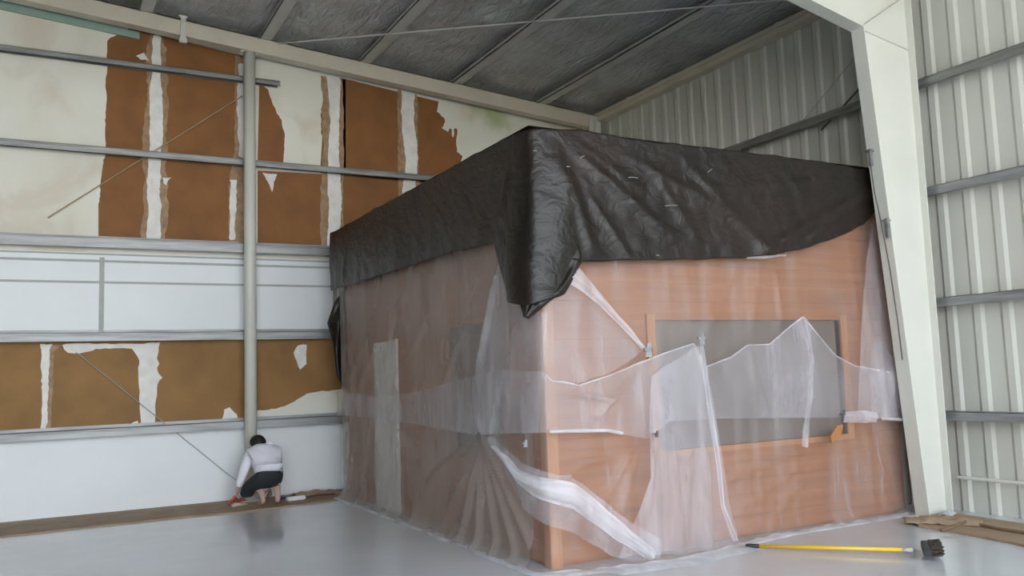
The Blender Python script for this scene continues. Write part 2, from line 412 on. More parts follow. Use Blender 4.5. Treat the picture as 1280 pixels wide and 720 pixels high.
# corner column
bm = BM(); box(bm, (8.28, 12.0, 0), (8.295, 12.24, ztop(8.35)-.02)); box(bm, (8.18, 12.0, 0), (8.42, 12.015, ztop(8.35)-.02)); box(bm, (8.18, 12.22, 0), (8.42, 12.24, ztop(8.35)-.02))
tag(link('corner_column', bm, M['cream']), 'cream corner column where the back wall meets the corrugated wall, behind the tarp', 'column')
# brace rods
def rod(name, pts, r, m, label, cat='brace'):
    bm = BM(); tube(bm, pts, r, 8); return tag(link(name, bm, m), label, cat)
yb = YA-.05
rod('brace_rod', [ony(303, 120, yb), ony(60, 272, yb)], .008, M['rod'], 'thin rusty diagonal rod across the upper brown panels left of the column')
rod('brace_rod', [ony(95, 440, yb), ony(302, 606, yb)], .005, M['seam'], 'faint thin diagonal rod across the lowest band left of the column')
pa = Vector((2.65, 12.0, ztop(2.65)-.03)); 
def onroof(px, py, dz):
    d = ray(px, py); # z = k - .083 x
    k = ztop(0)+dz; t = (k-H)/(d.z+.083*d.x); return O+d*t
r0 = onroof(330, 56, -.035); r1 = onroof(930, 4, -.035); dd = (r1-r0).normalized()
rod('brace_cable', [r0 + dd*.55*0, r1, r1+dd*((r1.y-6.0)/abs(dd.y))*.98], .012, M['cable'], 'long pale brace cable stretched diagonally under the ceiling', 'cable')
r0 = onx(1052, 135, 8.40); r1 = onx(1074, 111, 8.40); dd = r1-r0
rod('brace_rod', [r0-dd*1.2, r1+dd*.6], .012, M['darkrod'], 'short dark diagonal rod above the highest girt beside the frame column')
r0 = onx(1010, 143, 8.44); r1 = onx(1060, 82, 8.44); dd = r1-r0
rod('brace_rod', [r0-dd*.5, r1+dd*.4], .006, M['seam'], 'faint thin rod crossing the corrugated wall behind the frame column')

# ------------------------------------------------------------------ rigid frame (tapered column + rafter) at FY
fr = empty('portal_frame', (0, 0, 0)); tag(fr, 'large cream tapered steel portal frame column and rafter at the right', 'steel frame')
def X(px, py): q = ony(px, py, FY); return (q.x, q.z)
xo = 8.22; b0 = 7.85; kneex, kneez = X(1072, 36)
def plate(pts, ya, yb_, name):
    bm = BM(); extrude_poly(bm, [(p[0], ya, p[1]) for p in pts], (0, yb_-ya, 0)); return link(name, bm, M['cream'], fr)
plate([(b0, .02), (xo, .02), (xo, ztop(xo)-.02), (kneex, ztop(kneex)-.02), (kneex, kneez)], FY-.006, FY+.006, 'column_web')
# rafter web going up to the ridge
rs = X(1000, 0); sl = (rs[1]-kneez)/(rs[0]-kneex)
def zlow(x): return kneez + (x-kneex)*max(-.32, min(-.05, sl)) if x > 5 else kneez + (5-kneex)*max(-.32, min(-.05, sl)) + (5-x)*.083
plate([(kneex, kneez), (kneex, ztop(kneex)-.02), (XR, ztop(XR)-.02), (XR, zlow(XR)), (5, zlow(5))], FY-.006, FY+.006, 'rafter_web')
def flange(p, q, t, name, w=.08):
    d = Vector((q[0]-p[0], 0, q[1]-p[1])).normalized(); n = Vector((-d.z, 0, d.x))*t
    bm = BM(); P = Vector((p[0], FY, p[1])); Q = Vector((q[0], FY, q[1]))
    prism(bm, [Vector((0, -w, 0))-n/2, Vector((0, w, 0))-n/2, Vector((0, w, 0))+n/2, Vector((0, -w, 0))+n/2], P, Q); link(name, bm, M['cream'], fr)
flange((b0, .02), (kneex, kneez), .014, 'inner_flange'); flange((xo, .02), (xo, ztop(xo)-.03), .014, 'outer_flange', .08)
flange((kneex, kneez), (5, zlow(5)), .014, 'rafter_flange'); flange((5, zlow(5)), (XR, zlow(XR)), .014, 'rafter_flange')
flange((XR, ztop(XR)-.03), (xo, ztop(xo)-.03), .014, 'rafter_flange')
flange((kneex, kneez), X(1136, -8), .014, 'stiffener', .075)
flange((kneex, kneez), (xo, kneez-.12), .006, 'stiffener', .03)
bm = BM(); box(bm, (b0-.06, FY-.13, 0), (xo+.03, FY+.13, .02)); link('base_plate', bm, M['cream'], fr)
# cord and hangers along the column
bm = BM(); pts = [ony(px, py, 5.77) for px, py in ((1086, 190), (1093, 240), (1103, 285), (1113, 340), (1122, 400), (1128, 450))]
tube(bm, pts, .007, 8); tag(link('hanging_cord', bm, M['darkrod']), 'thin dark cord running down the inner edge of the frame column', 'cord')
for (px, py, hh, w) in ((1088, 197, .09, 'small dark bracket on the column edge just above the tarp end'), (1109, 285, .10, 'small dark bracket on the column edge beside the plastic sheeting')):
    q = ony(px, py, 5.76); bm = BM(); box(bm, (q.x-.022, 5.74, q.z-hh), (q.x+.022, 5.775, q.z+hh), .005); box(bm, (q.x-.03, 5.745, q.z+hh-.03), (q.x+.05, 5.80, q.z+hh-.01), .004)
    tag(link('column_bracket', bm, M['galvdark']), w, 'bracket')

# ------------------------------------------------------------------ cabin under the wraps
CX, CY, CXE, CYE = 3.66, 6.18, 8.02, 11.5
cab = empty('wrapped_cabin', ((CX+CXE)/2, (CY+CYE)/2, 0)); tag(cab, 'orange-brown boarded cabin with windows standing under plastic sheeting and dark tarp', 'cabin')
ox, oy = cab.location.x, cab.location.y
def cb(name, lo, hi, m, bev=0, parent=cab, bm=None):
    bm = BM(); box(bm, (lo[0]-ox, lo[1]-oy, lo[2]), (hi[0]-ox, hi[1]-oy, hi[2]), bev); return link(name, bm, m, parent)
def boards(bm, plane, u0, u1, z0, z1):
    """horizontal boards with real gaps"""
    n = max(1, round((z1-z0)/.17)); h = (z1-z0)/n
    for i in range(n):
        a, b = z0+i*h+.0015, z0+(i+1)*h
        if plane == 'y': box(bm, (u0-ox, CY-oy, a), (u1-ox, CY+.05-oy, b))
        else: box(bm, (CX-ox, u0-oy, a), (CX+.05-ox, u1-oy, b))
w0 = ony(812, 400, CY).x; w1 = ony(1048, 400, CY).x; wz1 = ony(900, 400, CY).z; wz0 = ony(900, 557, CY).z
bm = BM()
boards(bm, 'y', CX, CXE, 0.03, wz0); boards(bm, 'y', CX, w0, wz0, wz1); boards(bm, 'y', w1, CXE, wz0, wz1); boards(bm, 'y', CX, CXE, wz1, 3.55)
link('front_boarding', bm, M['wood'], cab)
v0 = onx(628, 480, CX).y; v1 = onx(558, 480, CX).y; vz1 = onx(590, 405, CX).z; vz0 = onx(590, 562, CX).z
bm = BM()
boards(bm, 'x', CY+.05, CYE, .03, vz0); boards(bm, 'x', CY+.05, v0, vz0, vz1); boards(bm, 'x', v1, CYE, vz0, vz1); boards(bm, 'x', CY+.05, CYE, vz1, 3.55)
link('side_boarding', bm, M['wood'], cab)
cb('back_wall', (CX+.05, CYE-.05, .03), (CXE, CYE, 3.55), M['wood']); cb('end_wall', (CXE-.05, CY+.05, .03), (CXE, CYE-.05, 3.55), M['wood'])
cb('roof_panel', (CX-.01, CY-.01, 3.55), (CXE, CYE, 3.60), M['wood']); cb('floor_panel', (CX+.05, CY+.05, 0), (CXE-.05, CYE-.05, .05), M['wood'])
cb('corner_post', (CX-.02, CY-.02, 0), (CX+.09, CY+.09, 3.55), M['woodpost'], .005)
def window(plane, u0, u1, z0, z1):
    if plane == 'y':
        w = cb('window_frame', (u0, CY-.02, z1), (u1, CY+.06, z1+.05), M['wood'])
        p = cb('pane', (u0+.03, CY+.035, z0), (u1-.03, CY+.045, z1), M['pane'], parent=w)
        for uu in (u0-.05, u1): cb('window_post', (uu, CY-.025, z0-.05), (uu+.09, CY+.06, z1+.05), M['woodpost'])
        cb('window_sill', (u0, CY-.03, z0-.05), (u1, CY+.06, z0), M['woodpost'])
    else:
        w = cb('window_frame', (CX-.02, u0, z1), (CX+.06, u1, z1+.05), M['wood'])
        p = cb('pane', (CX+.035, u0+.03, z0), (CX+.045, u1-.03, z1), M['pane'], parent=w)
        cb('window_sill', (CX-.02, u0, z0-.05), (CX+.06, u1, z0), M['wood'])
window('y', w0, w1, wz0, wz1); window('x', v0, v1, vz0, vz1)
d0 = onx(499, 520, CX).y; d1 = onx(471, 520, CX).y; dz = onx(485, 427, CX).z
pn = cb('door_panel', (CX-.028, d0, .03), (CX, d1, dz), M['doorwhite'], .006)
cb('door_trim', (CX-.036, d0-.02, .03), (CX-.004, d0+.03, dz+.02), M['white'], .004)

# ------------------------------------------------------------------ draped sheets on the L-shaped path round the cabin
PXc, PYc = 3.63, 6.14
def place(s, z, off):
    """s<0 along the left face, s>0 along the front face"""
    r = .10
    if s < -r: return Vector((PXc-off, PYc-s, z))
    if s > r: return Vector((PXc+s, PYc-off, z))
    t = (s+r)/(2*r); ang = math.pi + t*math.pi/2
    bx = PXc + max(0, s); by = PYc + max(0, -s)
    return Vector((bx+math.cos(ang)*off, by+math.sin(ang)*off, z))
def SL(px, py): q = onx(px, py, PXc-.04); return (PYc-q.y, q.z)
def SR(px, py): q = ony(px, py, PYc-.04); return (q.x-PXc, q.z)
class Folds:
    k = 1.0
    def __init__(s): s.f = []
    def add(s, p, q, w0, w1, amp): s.f.append((p, q, w0, w1, amp)); return s
    def __call__(s, u, z):
        o = 0
        for p, q, w0, w1, amp in s.f:
            dx, dz = q[0]-p[0], q[1]-p[1]; L2 = dx*dx+dz*dz; t = ((u-p[0])*dx+(z-p[1])*dz)/L2
            if t < -.1 or t > 1.15: continue
            tt = max(0, min(1, t)); cx = p[0]+dx*tt; cz = p[1]+dz*tt
            d = math.hypot(u-cx, z-cz); w = w0+(w1-w0)*tt
            if d > 3*w: continue
            o += amp*s.k*math.exp(-(d/w)**2)*min(1, (1.15-t)*4)*max(0, min(1, .12+t*3))
        return o
def wn(u, z, seed, a=.018, b=.007):
    return a*noise.noise(Vector((u*1.1+seed, z*.7, seed))) + b*noise.noise(Vector((u*5, z*2.0+seed, seed*2))) + b*.6*noise.noise(Vector((u*9+z*6, z*5-u*3, seed)))
def sheet(name, s0, s1, bot, top, base, folds, m, nu, nv, seed, label=None, parent=None, edge=.0, flare=None, cat='plastic sheet', amp=1.0, fade=False):
    bm = BM(); g = []
    for i in range(nu+1):
        s = s0+(s1-s0)*i/nu; zb, zt = bot(s), top(s); row = []
        if edge: zt += edge*noise.noise(Vector((s*4, seed, 0))); zb += edge*noise.noise(Vector((s*4, seed, 5))) if zb > .05 else 0
        for j in range(nv+1):
            z = zb+(zt-zb)*j/nv
            off = base + amp*wn(s, z, seed) + (folds(s, z) if folds else 0)
            if flare: off += flare(s, z)
            if fade: off = base + (off-base)*min(1, .12+max(0, zt-z)/.45); off *= 1-.35*max(0, min(1, (s-3.4)/.8))
            row.append(bm.verts.new(place(s, max(z, .006), max(off, base*.45))))
        g.append(row)
    for i in range(nu):
        for j in range(nv): bm.faces.new((g[i][j], g[i+1][j], g[i+1][j+1], g[i][j+1]))
    o = link(name, bm, m, parent, smooth='keep')
    if label: tag(o, label, cat)
    return o
rnd = random.Random(5)
# ---- base sheet
fA = Folds(); fA.k = 1.15
a1 = SL(610, 545)
for (px, py) in ((560, 660), (580, 690), (605, 690), (630, 700), (655, 700), (675, 690), (540, 600)):
    fA.add(a1, SL(px, py), .015, .055, .045)
for px0, px1 in ((470, 440), (500, 455), (560, 500), (600, 560)):           # slanting folds under the tarp, left face
    fA.add(SL(px0+20, 345-.25*(px0-470)), SL(px1, 480), .02, .04, .022)
for a, b in (((452, 520), (440, 610)), ((468, 520), (455, 620)), ((440, 515), (436, 600))): fA.add(SL(*a), SL(*b), .02, .05, .03)
for a, b in (((925, 325), (878, 420)), ((950, 325), (935, 420)), ((965, 325), (975, 400)), ((1090, 300), (1120, 520)), ((1060, 300), (1085, 520)), ((1075, 330), (1100, 520)),
             ((1030, 552), (900, 600)), ((1040, 550), (920, 640)), ((1050, 545), (960, 650)), ((1060, 540), (1110, 600)), ((800, 545), (740, 650)), ((800, 548), (770, 660)),
             ((690, 600), (770, 560)), ((695, 575), (760, 575)), ((740, 360), (700, 450)), ((720, 345), (790, 430))):
    fA.add(SR(*a), SR(*b), .015, .05, .028)
hemflare = lerp_curve([(-5.4, .10), (-1.5, .10), (-.2, .14), (0, .16), (.4, .25), (1.0, .33), (1.7, .22), (2.3, .08), (4.4, .06)])
def flareA(s, z):
    t = max(0, 1-z/.22); return hemflare(s)*t*t*t
topA = lerp_curve([(-5.4, 3.1), (-.5, 3.3), (4.5, 3.3)])
A = sheet('plastic_sheet', -5.36, 4.36, lambda s: .0, topA, .055, fA, M['film'], 420, 150, 1.3, 'large clear plastic sheet wrapping the whole cabin from tarp to floor', flare=flareA)
sheet('plastic_sheet', -5.3, -.12, lambda s: .02, topA, .085, fA, M['filmside'], 260, 110, 15.3, 'second clear sheet hanging over the shaded long side of the cabin', flare=flareA)  # extra layer added for haze and shade on this side
# hem lying on the floor
bm = BM(); prev = None
for i in range(241):
    s = -5.36 + 9.72*i/240; h = hemflare(s)+.055+.012*noise.noise(Vector((s*3, 1, 1))); wd = .05+.03*noise.noise(Vector((s*2, 3, 0)))+ (.13 if .35 < s < 1.9 else 0)
    ring = [bm.verts.new(place(s, zz, oo)) for oo, zz in ((h-.03, .03+.02*noise.noise(Vector((s*7, 0, 0)))), (h, .02), (h+wd*.5, .026+.014*noise.noise(Vector((s*9, 2, 0)))), (h+wd, .006))]
    if prev:
        for k in range(3): bm.faces.new((prev[k], ring[k], ring[k+1], prev[k+1]))
    prev = ring
link('floor_hem', bm, M['hem'], A, smooth='keep')
# ---- second sheet: a band with a scalloped top edge
topB = lerp_curve([SL(428, 490), SL(455, 492), SL(480, 497), SL(540, 487), SL(600, 470), SL(640, 462), SL(676, 464),
                   SR(690, 476), SR(715, 482), SR(752, 470), SR(791, 454), SR(831, 439), SR(859, 430), SR(866, 445), SR(874, 459), SR(905, 447), SR(926, 432), SR(953, 431), SR(980, 408), SR(994, 397),
                   SR(1010, 418), SR(1035, 445), SR(1060, 458), SR(1100, 465), SR(1130, 470)])
botB = lerp_curve([SL(428, 519), SL(470, 521), SL(530, 530), SL(608, 543), SL(676, 540), SR(690, 539), SR(750, 538), SR(800, 548), SR(830, 526), SR(890, 523), SR(975, 522), SR(985, 522), SR(1030, 522), SR(1060, 522), SR(1085, 522), SR(1130, 524)])
fB = Folds()
for a, b in (((859, 432), (872, 520)), ((859, 432), (840, 520)), ((994, 398), (1000, 540)), ((994, 398), (1040, 460)), ((994, 398), (1000, 480)), ((926, 432), (950, 520)), ((926, 434), (935, 500)), ((791, 456), (740, 520)), ((791, 456), (795, 540)), ((690, 490), (760, 500)), ((1080, 470), (1090, 515))):
    fB.add(SR(*a), SR(*b), .012, .035, .035)
fB.add(SL(600, 472), SL(612, 540), .015, .03, .03).add(SL(640, 465), SL(625, 540), .015, .03, .03)
B = sheet('plastic_sheet', -5.36, 4.36, botB, topB, .13, fB, M['film2'], 460, 34, 4.7, 'waist-high band of milky plastic with a scalloped top edge pinned round the cabin')
# rolled top edge of the band
bm = BM(); pts = []
for i in range(300):
    s = .02 + 4.30*i/299; pts.append(place(s, topB(s), .13 + wn(s, topB(s), 4.7) + fB(s, topB(s))))
tube(bm, pts, [.006+.006*abs(noise.noise(Vector((i*.06, 0, 0)))) for i in range(300)], 6); link('top_edge', bm, M['filmw'], B, True)
bm = BM(); pts = []
for i in range(60):
    s = .03 + .62*i/59; pts.append(place(s, botB(s)+.005, .15))
tube(bm, pts, .017, 6); link('lower_fold', bm, M['filmw'], B, True)

def poly_sheet(name, sz, base, m, seed, label, folds=None, step=.05, amp=1.0, cat='plastic sheet', parent=None):
    """sheet with free outline in (s,z): clipped grid"""
    import mathutils
    mn_s = min(p[0] for p in sz); mx_s = max(p[0] for p in sz); mn_z = min(p[1] for p in sz); mx_z = max(p[1] for p in sz)
    nu = max(2, int((mx_s-mn_s)/step)); rows = []
    def span(s):
        zs = []
        n = len(sz)
        for i in range(n):
            (a, b), (c, d) = sz[i], sz[(i+1) % n]
            if (a <= s < c) or (c <= s < a): zs.append(b+(d-b)*(s-a)/(c-a))
        return (min(zs), max(zs)) if len(zs) > 1 else None
    bm = BM(); g = []; nv = max(3, int((mx_z-mn_z)/step))
    for i in range(nu+1):
        s = mn_s + (mx_s-mn_s)*(.002+.996*i/nu); sp = span(s)
        if not sp: continue
        zb, zt = sp; zb += .015*noise.noise(Vector((s*6, seed, 0))); zt += .015*noise.noise(Vector((s*6, seed, 9)))
        g.append([bm.verts.new(place(s, max(.01, zb+(zt-zb)*j/nv), base+amp*wn(s, zb+(zt-zb)*j/nv, seed)+(folds(s, zb+(zt-zb)*j/nv) if folds else 0))) for j in range(nv+1)])
    for p, q in zip(g, g[1:]):
        for j in range(nv): bm.faces.new((p[j], q[j], q[j+1], p[j+1]))
    o = link(name, bm, m, parent, smooth='keep')
    if label: tag(o, label, cat)
    return o
fC = Folds()
for a, b in (((862, 432), (900, 680)), ((862, 432), (870, 690)), ((855, 440), (840, 680)), ((805, 555), (795, 640)), ((805, 555), (770, 640)), ((830, 560), (835, 690))):
    fC.add(SR(*a), SR(*b), .02, .05, .035)
poly_sheet('plastic_sheet', [SR(x, y) for x, y in ((800, 470), (859, 432), (868, 450), (876, 500), (886, 560), (892, 620), (908, 668), (902, 682), (760, 694), (785, 640), (800, 590), (798, 520))], .19, M['film3'], 7.7,
           'narrow doubled plastic panel hanging from the shiny clip down to the floor', fC, .035)
# bright bunched seam hanging below the shiny clip
def strip(name, pts, widths, base, m, seed, label, parent=None, n=40, amp=.03, cat='plastic strip'):
    """pts in (s,z): bunched strip with a ridged cross-section"""
    bm = BM(); L = len(pts)-1; g = []
    for i in range(n+1):
        t = i/n*L; k = min(int(t), L-1); f = t-k
        p = Vector(pts[k]).lerp(Vector(pts[k+1]), f); w = widths[k]*(1-f)+widths[k+1]*f
        d = (Vector(pts[k+1])-Vector(pts[k])).normalized(); nn = Vector((-d.y, d.x)); w *= 1+.12*noise.noise(Vector((t*2, seed, 0)))
        row = []
        for j in range(13):
            v = j/12-.5; q = p + nn*w*v
            off = base + amp*(.5+.5*math.cos(v*2*math.pi)) + .6*amp*noise.noise(Vector((v*5+seed, t*1.5, seed)))
            row.append(bm.verts.new(place(q.x, max(.012, q.y), off)))
        g.append(row)
    for p, q in zip(g, g[1:]):
        for j in range(12): bm.faces.new((p[j], q[j], q[j+1], p[j+1]))
    o = link(name, bm, m, parent, smooth='keep')
    if label: tag(o, label, cat)
    return o
strip('plastic_strip', [SR(861, 430), SR(870, 500), SR(880, 560), SR(888, 630), SR(903, 672)], [.02, .045, .05, .04, .06], .20, M['filmw'], 2.2, 'bright bunched vertical fold hanging below the shiny clip')
strip('plastic_strip', [SL(640, 556), SL(655, 572), SL(676, 598), SR(690, 606), SR(720, 630), SR(760, 662), SR(800, 690)], [.03, .08, .12, .15, .17, .14, .10], .22, M['filmw'], 3.3, 'broad white twisted strip slanting down across the front corner to the floor', n=70, amp=.035)
strip('plastic_strip', [SL(630, 548), SL(650, 572), SL(676, 606), SR(690, 616), SR(720, 640), SR(760, 668), SR(810, 690)], [.10, .2, .30, .34, .36, .32, .24], .185, M['film3'], 3.9, 'wide cloudy plastic strip under the white twisted strip at the front corner', n=70, amp=.03)
strip('plastic_strip', [SR(706, 345), SR(735, 372), SR(765, 405), SR(797, 440)], [.16, .10, .06, .04], .17, M['filmw'], 5.1, 'narrow white twisted strip slanting from the tarp flap to the grey clip', amp=.03)
strip('plastic_strip', [SR(992, 400), SR(1001, 450), SR(999, 500), SR(993, 558)], [.02, .05, .07, .08], .17, M['film3'], 6.1, 'soft pale fold hanging below the peak of the plastic band', amp=.03)
poly_sheet('plastic_sheet', [SR(x, y) for x, y in ((684, 375), (712, 345), (745, 385), (797, 441), (752, 468), (715, 480), (684, 474))], .12, M['film3'], 9.1, 'small triangular doubled plastic piece beside the hanging tarp corner', None, .03)
fF = Folds(); fF.add(SL(636, 318), SL(606, 470), .02, .04, .05).add(SL(655, 400), SL(640, 530), .02, .04, .03)
poly_sheet('plastic_sheet', [SL(x, y) for x, y in ((636, 312), (620, 400), (605, 465), (608, 540), (676, 540), (676, 395), (652, 340))], .11, M['film2'], 10.4, 'tall doubled plastic piece on the shaded side next to the front corner', fF, .035)
fG = Folds()
for a, b in (((1090, 262), (1118, 520)), ((1100, 262), (1132, 520)), ((1080, 300), (1098, 520)), ((1112, 380), (1105, 500))): fG.add(SR(*a), SR(*b), .02, .05, .045)
poly_sheet('plastic_sheet', [SR(x, y) for x, y in ((1088, 252), (1097, 248), (1118, 370), (1134, 500), (1136, 523), (1062, 523), (1068, 400), (1075, 320))], .13, M['film3'], 12.4, 'pale gathered plastic hanging at the right end of the cabin beside the column', fG, .035)
strip('plastic_strip', [SR(1091, 250), SR(1100, 310), SR(1108, 370)], [.06, .07, .05], .19, M['filmw'], 8.1, 'short white plastic edge just below the right end of the tarp', amp=.02)
strip('plastic_strip', [SR(1036, 521), SR(1060, 520), SR(1078, 521)], [.10, .12, .10], .21, M['filmw'], 8.8, 'small flat white plastic fold low at the right of the front face', amp=.02)
strip('plastic_strip', [SR(1086, 523), SR(1110, 524), SR(1132, 526)], [.03, .03, .03], .19, M['filmw'], 9.8, 'thin white plastic edge low beside the frame column', amp=.015)
strip('tape_strip', [SR(922, 324), SR(945, 322), SR(971, 321)], [.02, .05, .02], .15, M['filmw'], 1.8, 'pale tape strip on the lower edge of the tarp', amp=.02, cat='tape')

# ------------------------------------------------------------------ clips
def clip(p, label, size=.03, m='clip'):
    e = empty('clip', p); tag(e, label, 'clip')
    bm = BM(); tube(bm, [(-size, -.01, 0), (size, -.01, 0)], size*.45, 10); link('barrel', bm, M[m], e, True)
    bm = BM(); extrude_poly(bm, [(-size*.9, -.02, -size*1.6), (size*.9, -.02, -size*1.6), (size*.4, -.035, size*1.5), (-size*.4, -.035, size*1.5)], (0, .006, 0)); link('jaw', bm, M[m], e)
    return e
def at_sheet(sz, off): return place(sz[0], sz[1], off)
clip(at_sheet(SR(860, 424), .21), 'shiny metal clip pinning the peak of the milky plastic', .035)
clip(at_sheet(SR(795, 438), .20), 'dull grey clip where the slanting strip meets the plastic band', .04, 'galv')
clip(at_sheet(SR(803, 541), .22), 'small dark clip low on the front plastic near its middle', .018, 'darkrod')
clip(at_sheet(SR(1036, 517), .20), 'dark clip beside the small flat white fold', .028, 'darkrod')
clip(at_sheet(SL(673, 552), .20), 'clip near the front corner on the shaded side at band height', .02)
clip(at_sheet(SL(612, 543), .17), 'small dark clip where folds fan out on the shaded side', .02, 'darkrod')
# torn opening showing bare board
bm = BM(); q = [SR(1028, 553), (SR(1026, 545)), SR(1034, 532), SR(1042, 530), SR(1039, 546)]
extrude_poly(bm, [place(s, z, .16) for s, z in q], (0, .012, 0)); tag(link('board_offcut', bm, M['woodpost']), 'small orange scrap of board poking through the front plastic', 'board')

# ------------------------------------------------------------------ dark tarp
fT = Folds(); fT.k = .6
for a, b, w, am in (((680, 170), (830, 300), .05, .05), ((700, 175), (790, 240), .04, .03), ((740, 180), (900, 270), .05, .035), ((690, 200), (730, 320), .05, .06),
                 ((680, 180), (700, 270), .05, .05), ((830, 190), (950, 320), .05, .035), ((1090, 230), (940, 318), .05, .06), ((1090, 235), (1000, 300), .04, .05), ((1088, 225), (860, 240), .04, .02),
                 ((800, 210), (860, 300), .04, .02), ((880, 195), (900, 215), .05, .03), ((960, 200), (990, 250), .04, .03), ((1000, 205), (1010, 240), .04, .04), ((720, 240), (780, 330), .03, .03)):
    fT.add(SR(*a), SR(*b), w, w*1.4, am)
for a, b, w, am in (((655, 200), (640, 300), .05, .05), ((640, 185), (610, 300), .06, .03), ((560, 240), (550, 330), .05, .02), ((500, 270), (480, 335), .05, .025), ((445, 300), (440, 350), .04, .03)):
    fT.add(SL(*a), SL(*b), w, w*1.4, am)
TZ = 3.63
topT = lambda s: TZ + (.012*noise.noise(Vector((s*1.5, 3, 0)))) + (.015 if .1 < s < .6 else 0)*math.sin((s-.1)/.5*math.pi) 
botT = lerp_curve([(-5.45, SL(430, 362)[1]), SL(440, 358), SL(470, 350), SL(520, 334), SL(570, 319), SL(612, 308), SL(632, 302), SL(642, 335), SL(652, 362),
                   (-.02, SR(676, 385)[1]), SR(690, 374), SR(700, 362), SR(708, 345), SR(716, 330), SR(760, 328), SR(820, 327), SR(900, 325), SR(950, 322), SR(1000, 312), SR(1040, 296), SR(1070, 282), SR(1092, 260), (4.5, SR(1096, 240)[1])])
def bulge(s, z):
    b = .10*math.exp(-((s+.05)/.22)**2)*max(0, min(1, (3.3-z)/.8))         # loose corner
    b += .03*math.sin(s*14+z*4)*math.exp(-((s-.05)/.22)**2)*max(0, min(1, (3.0-z)/.5))
    return b
tp = sheet('tarp', -5.46, 4.42, botT, topT, .17, fT, M['tarp'], 460, 70, 8.8, 'dark brown-black tarp draped over the roof and upper walls of the cabin', cat='tarp', flare=bulge, edge=.02, amp=1.4, fade=True)
mo = tp.modifiers.new('s', 'SOLIDIFY'); mo.thickness = .004
bm = BM(); g = []
for i in range(25):
    row = []
    for j in range(31):
        x = PXc-.165+(4.42+.165)*i/24; y = PYc-.165+(5.46+.165)*j/30; edge = min(i, j) == 0
        row.append(bm.verts.new((x, y, TZ+.003+(0 if edge or i == 24 or j == 30 else .012*noise.noise(Vector((x*2, y*2, 0)))))))
    g.append(row)
for i in range(24):
    for j in range(30): bm.faces.new((g[i][j], g[i+1][j], g[i+1][j+1], g[i][j+1]))
link('top_cover', bm, M['tarp'], tp, smooth='keep')
# hanging corner flap with heavy folds
def flap(name, pl, pr, n, depth, seed, m=M['tarp'], folds=5, normal=(-.7, -.7, 0)):
    """pl / pr: left and right outlines as 3d points top to bottom; the cloth between bulges in folds"""
    bm = BM(); g = []; N = Vector(normal).normalized(); k = 26
    for i in range(n+1):
        t = i/n*(len(pl)-1); a = min(int(t), len(pl)-2); f = t-a
        A = pl[a].lerp(pl[a+1], f); B = pr[a].lerp(pr[a+1], f); row = []
        for j in range(k+1):
            v = j/k; p = A.lerp(B, v)
            e = math.sin(v*math.pi)
            p = p + N*e*min(1, .15+t/1.6)*(depth*(.55+.35*math.sin(v*folds*math.pi+1.2*t+seed)) + depth*.9*noise.noise(Vector((v*2.2, t*.8, seed))) + .025*noise.noise(Vector((v*7, t*2.5, seed))))
            row.append(bm.verts.new(p))
        g.append(row)
    for i in range(n):
        for j in range(k): bm.faces.new((g[i][j], g[i][j+1], g[i+1][j+1], g[i+1][j]))
    o = link(name, bm, m, tp, smooth='keep'); mm = o.modifiers.new('s', 'SOLIDIFY'); mm.thickness = .006; return o
P_ = lambda px, py, kk=0: (onx(px, py, PXc-.22-kk))
def P2(px, py, ins=0): # points on the plane standing diagonally in front of the corner
    d = ray(px, py); c0 = Vector((PXc-.15+ins, PYc-.17+ins, 0)); nrm = Vector((-.62, -.78, 0)); t = (c0-O).dot(nrm)/d.dot(nrm); return O+d*t
def FR(px, py, o=.22): return ony(px, py, PYc-o)
def FL(px, py, o=.22): return onx(px, py, PXc-o)
flap('corner_flap', [FL(646, 262, .10), FL(632, 292, .19), FL(630, 304, .22), FL(638, 335, .24), FL(647, 370, .24), P2(655, 396)],
     [FR(706, 262, .10), FR(722, 300, .18), FR(727, 320, .21), FR(714, 345, .23), FR(700, 366, .23), P2(661, 398)], 40, .10, 1.0, folds=2)
def P3(px, py): return ony(px, py, 11.62)
flap('bunched_end', [P3(436, 345), P3(428, 365), P3(418, 378), P3(409, 404), P3(417, 430), P3(421, 470), P3(428, 484)],
     [P3(450, 345), P3(448, 365), P3(446, 380), P3(442, 404), P3(436, 430), P3(432, 470), P3(432, 486)], 36, .10, 2.0, folds=2, normal=(-.3, -1, 0))
# little staple glints and torn marks on the tarp
for k, (px, py, w, ang) in enumerate(((712, 203, .05, .5), (676, 196, .035, .1), (870, 219, .06, .6), (775, 228, .10, .05), (822, 262, .14, .1), (805, 323, .03, 0), (1040, 207, .03, .3), (695, 215, .03, 0))):
    s, z = SR(px, py); bm = BM(); c = place(s, z, .235); 
    dx, dz_ = math.cos(ang)*w/2, math.sin(ang)*w/2
    tube(bm, [(c.x-dx, c.y, c.z-dz_), (c.x, c.y-.004, c.z+.003), (c.x+dx, c.y, c.z+dz_)], .004, 6); link('staple', bm, M['clip'], tp)

# ------------------------------------------------------------------ kraft paper on the floors
def paper(name, outline, label, h=.012, seed=0, m='boxpaper', amp=.02):
    pts = rough_edge([(p.x, p.y) for p in outline], amp, .12, seed); bm = BM()
    extrude_poly(bm, [(p.x, p.y, .002) for p in pts], (0, 0, h)); bmesh.ops.triangulate(bm, faces=[f for f in bm.faces if len(f.verts) > 4])
    return tag(link(name, bm, M[m]), label, 'paper')
fp = [Vector((-9, onz(0, 672).y-.05, 0))] + [onz(*p) for p in ((0, 672), (120, 659), (240, 646), (300, 641), (437, 624))]
paper('floor_paper', fp + [Vector((5.0, fp[-1].y+.05, 0)), Vector((3.62, fp[-1].y, 0)), Vector((3.60, YA-.02, 0)), Vector((fp[0].x, YA-.02, 0))], 'long strip of brown kraft paper on the floor along the back wall', seed=3, amp=.012)
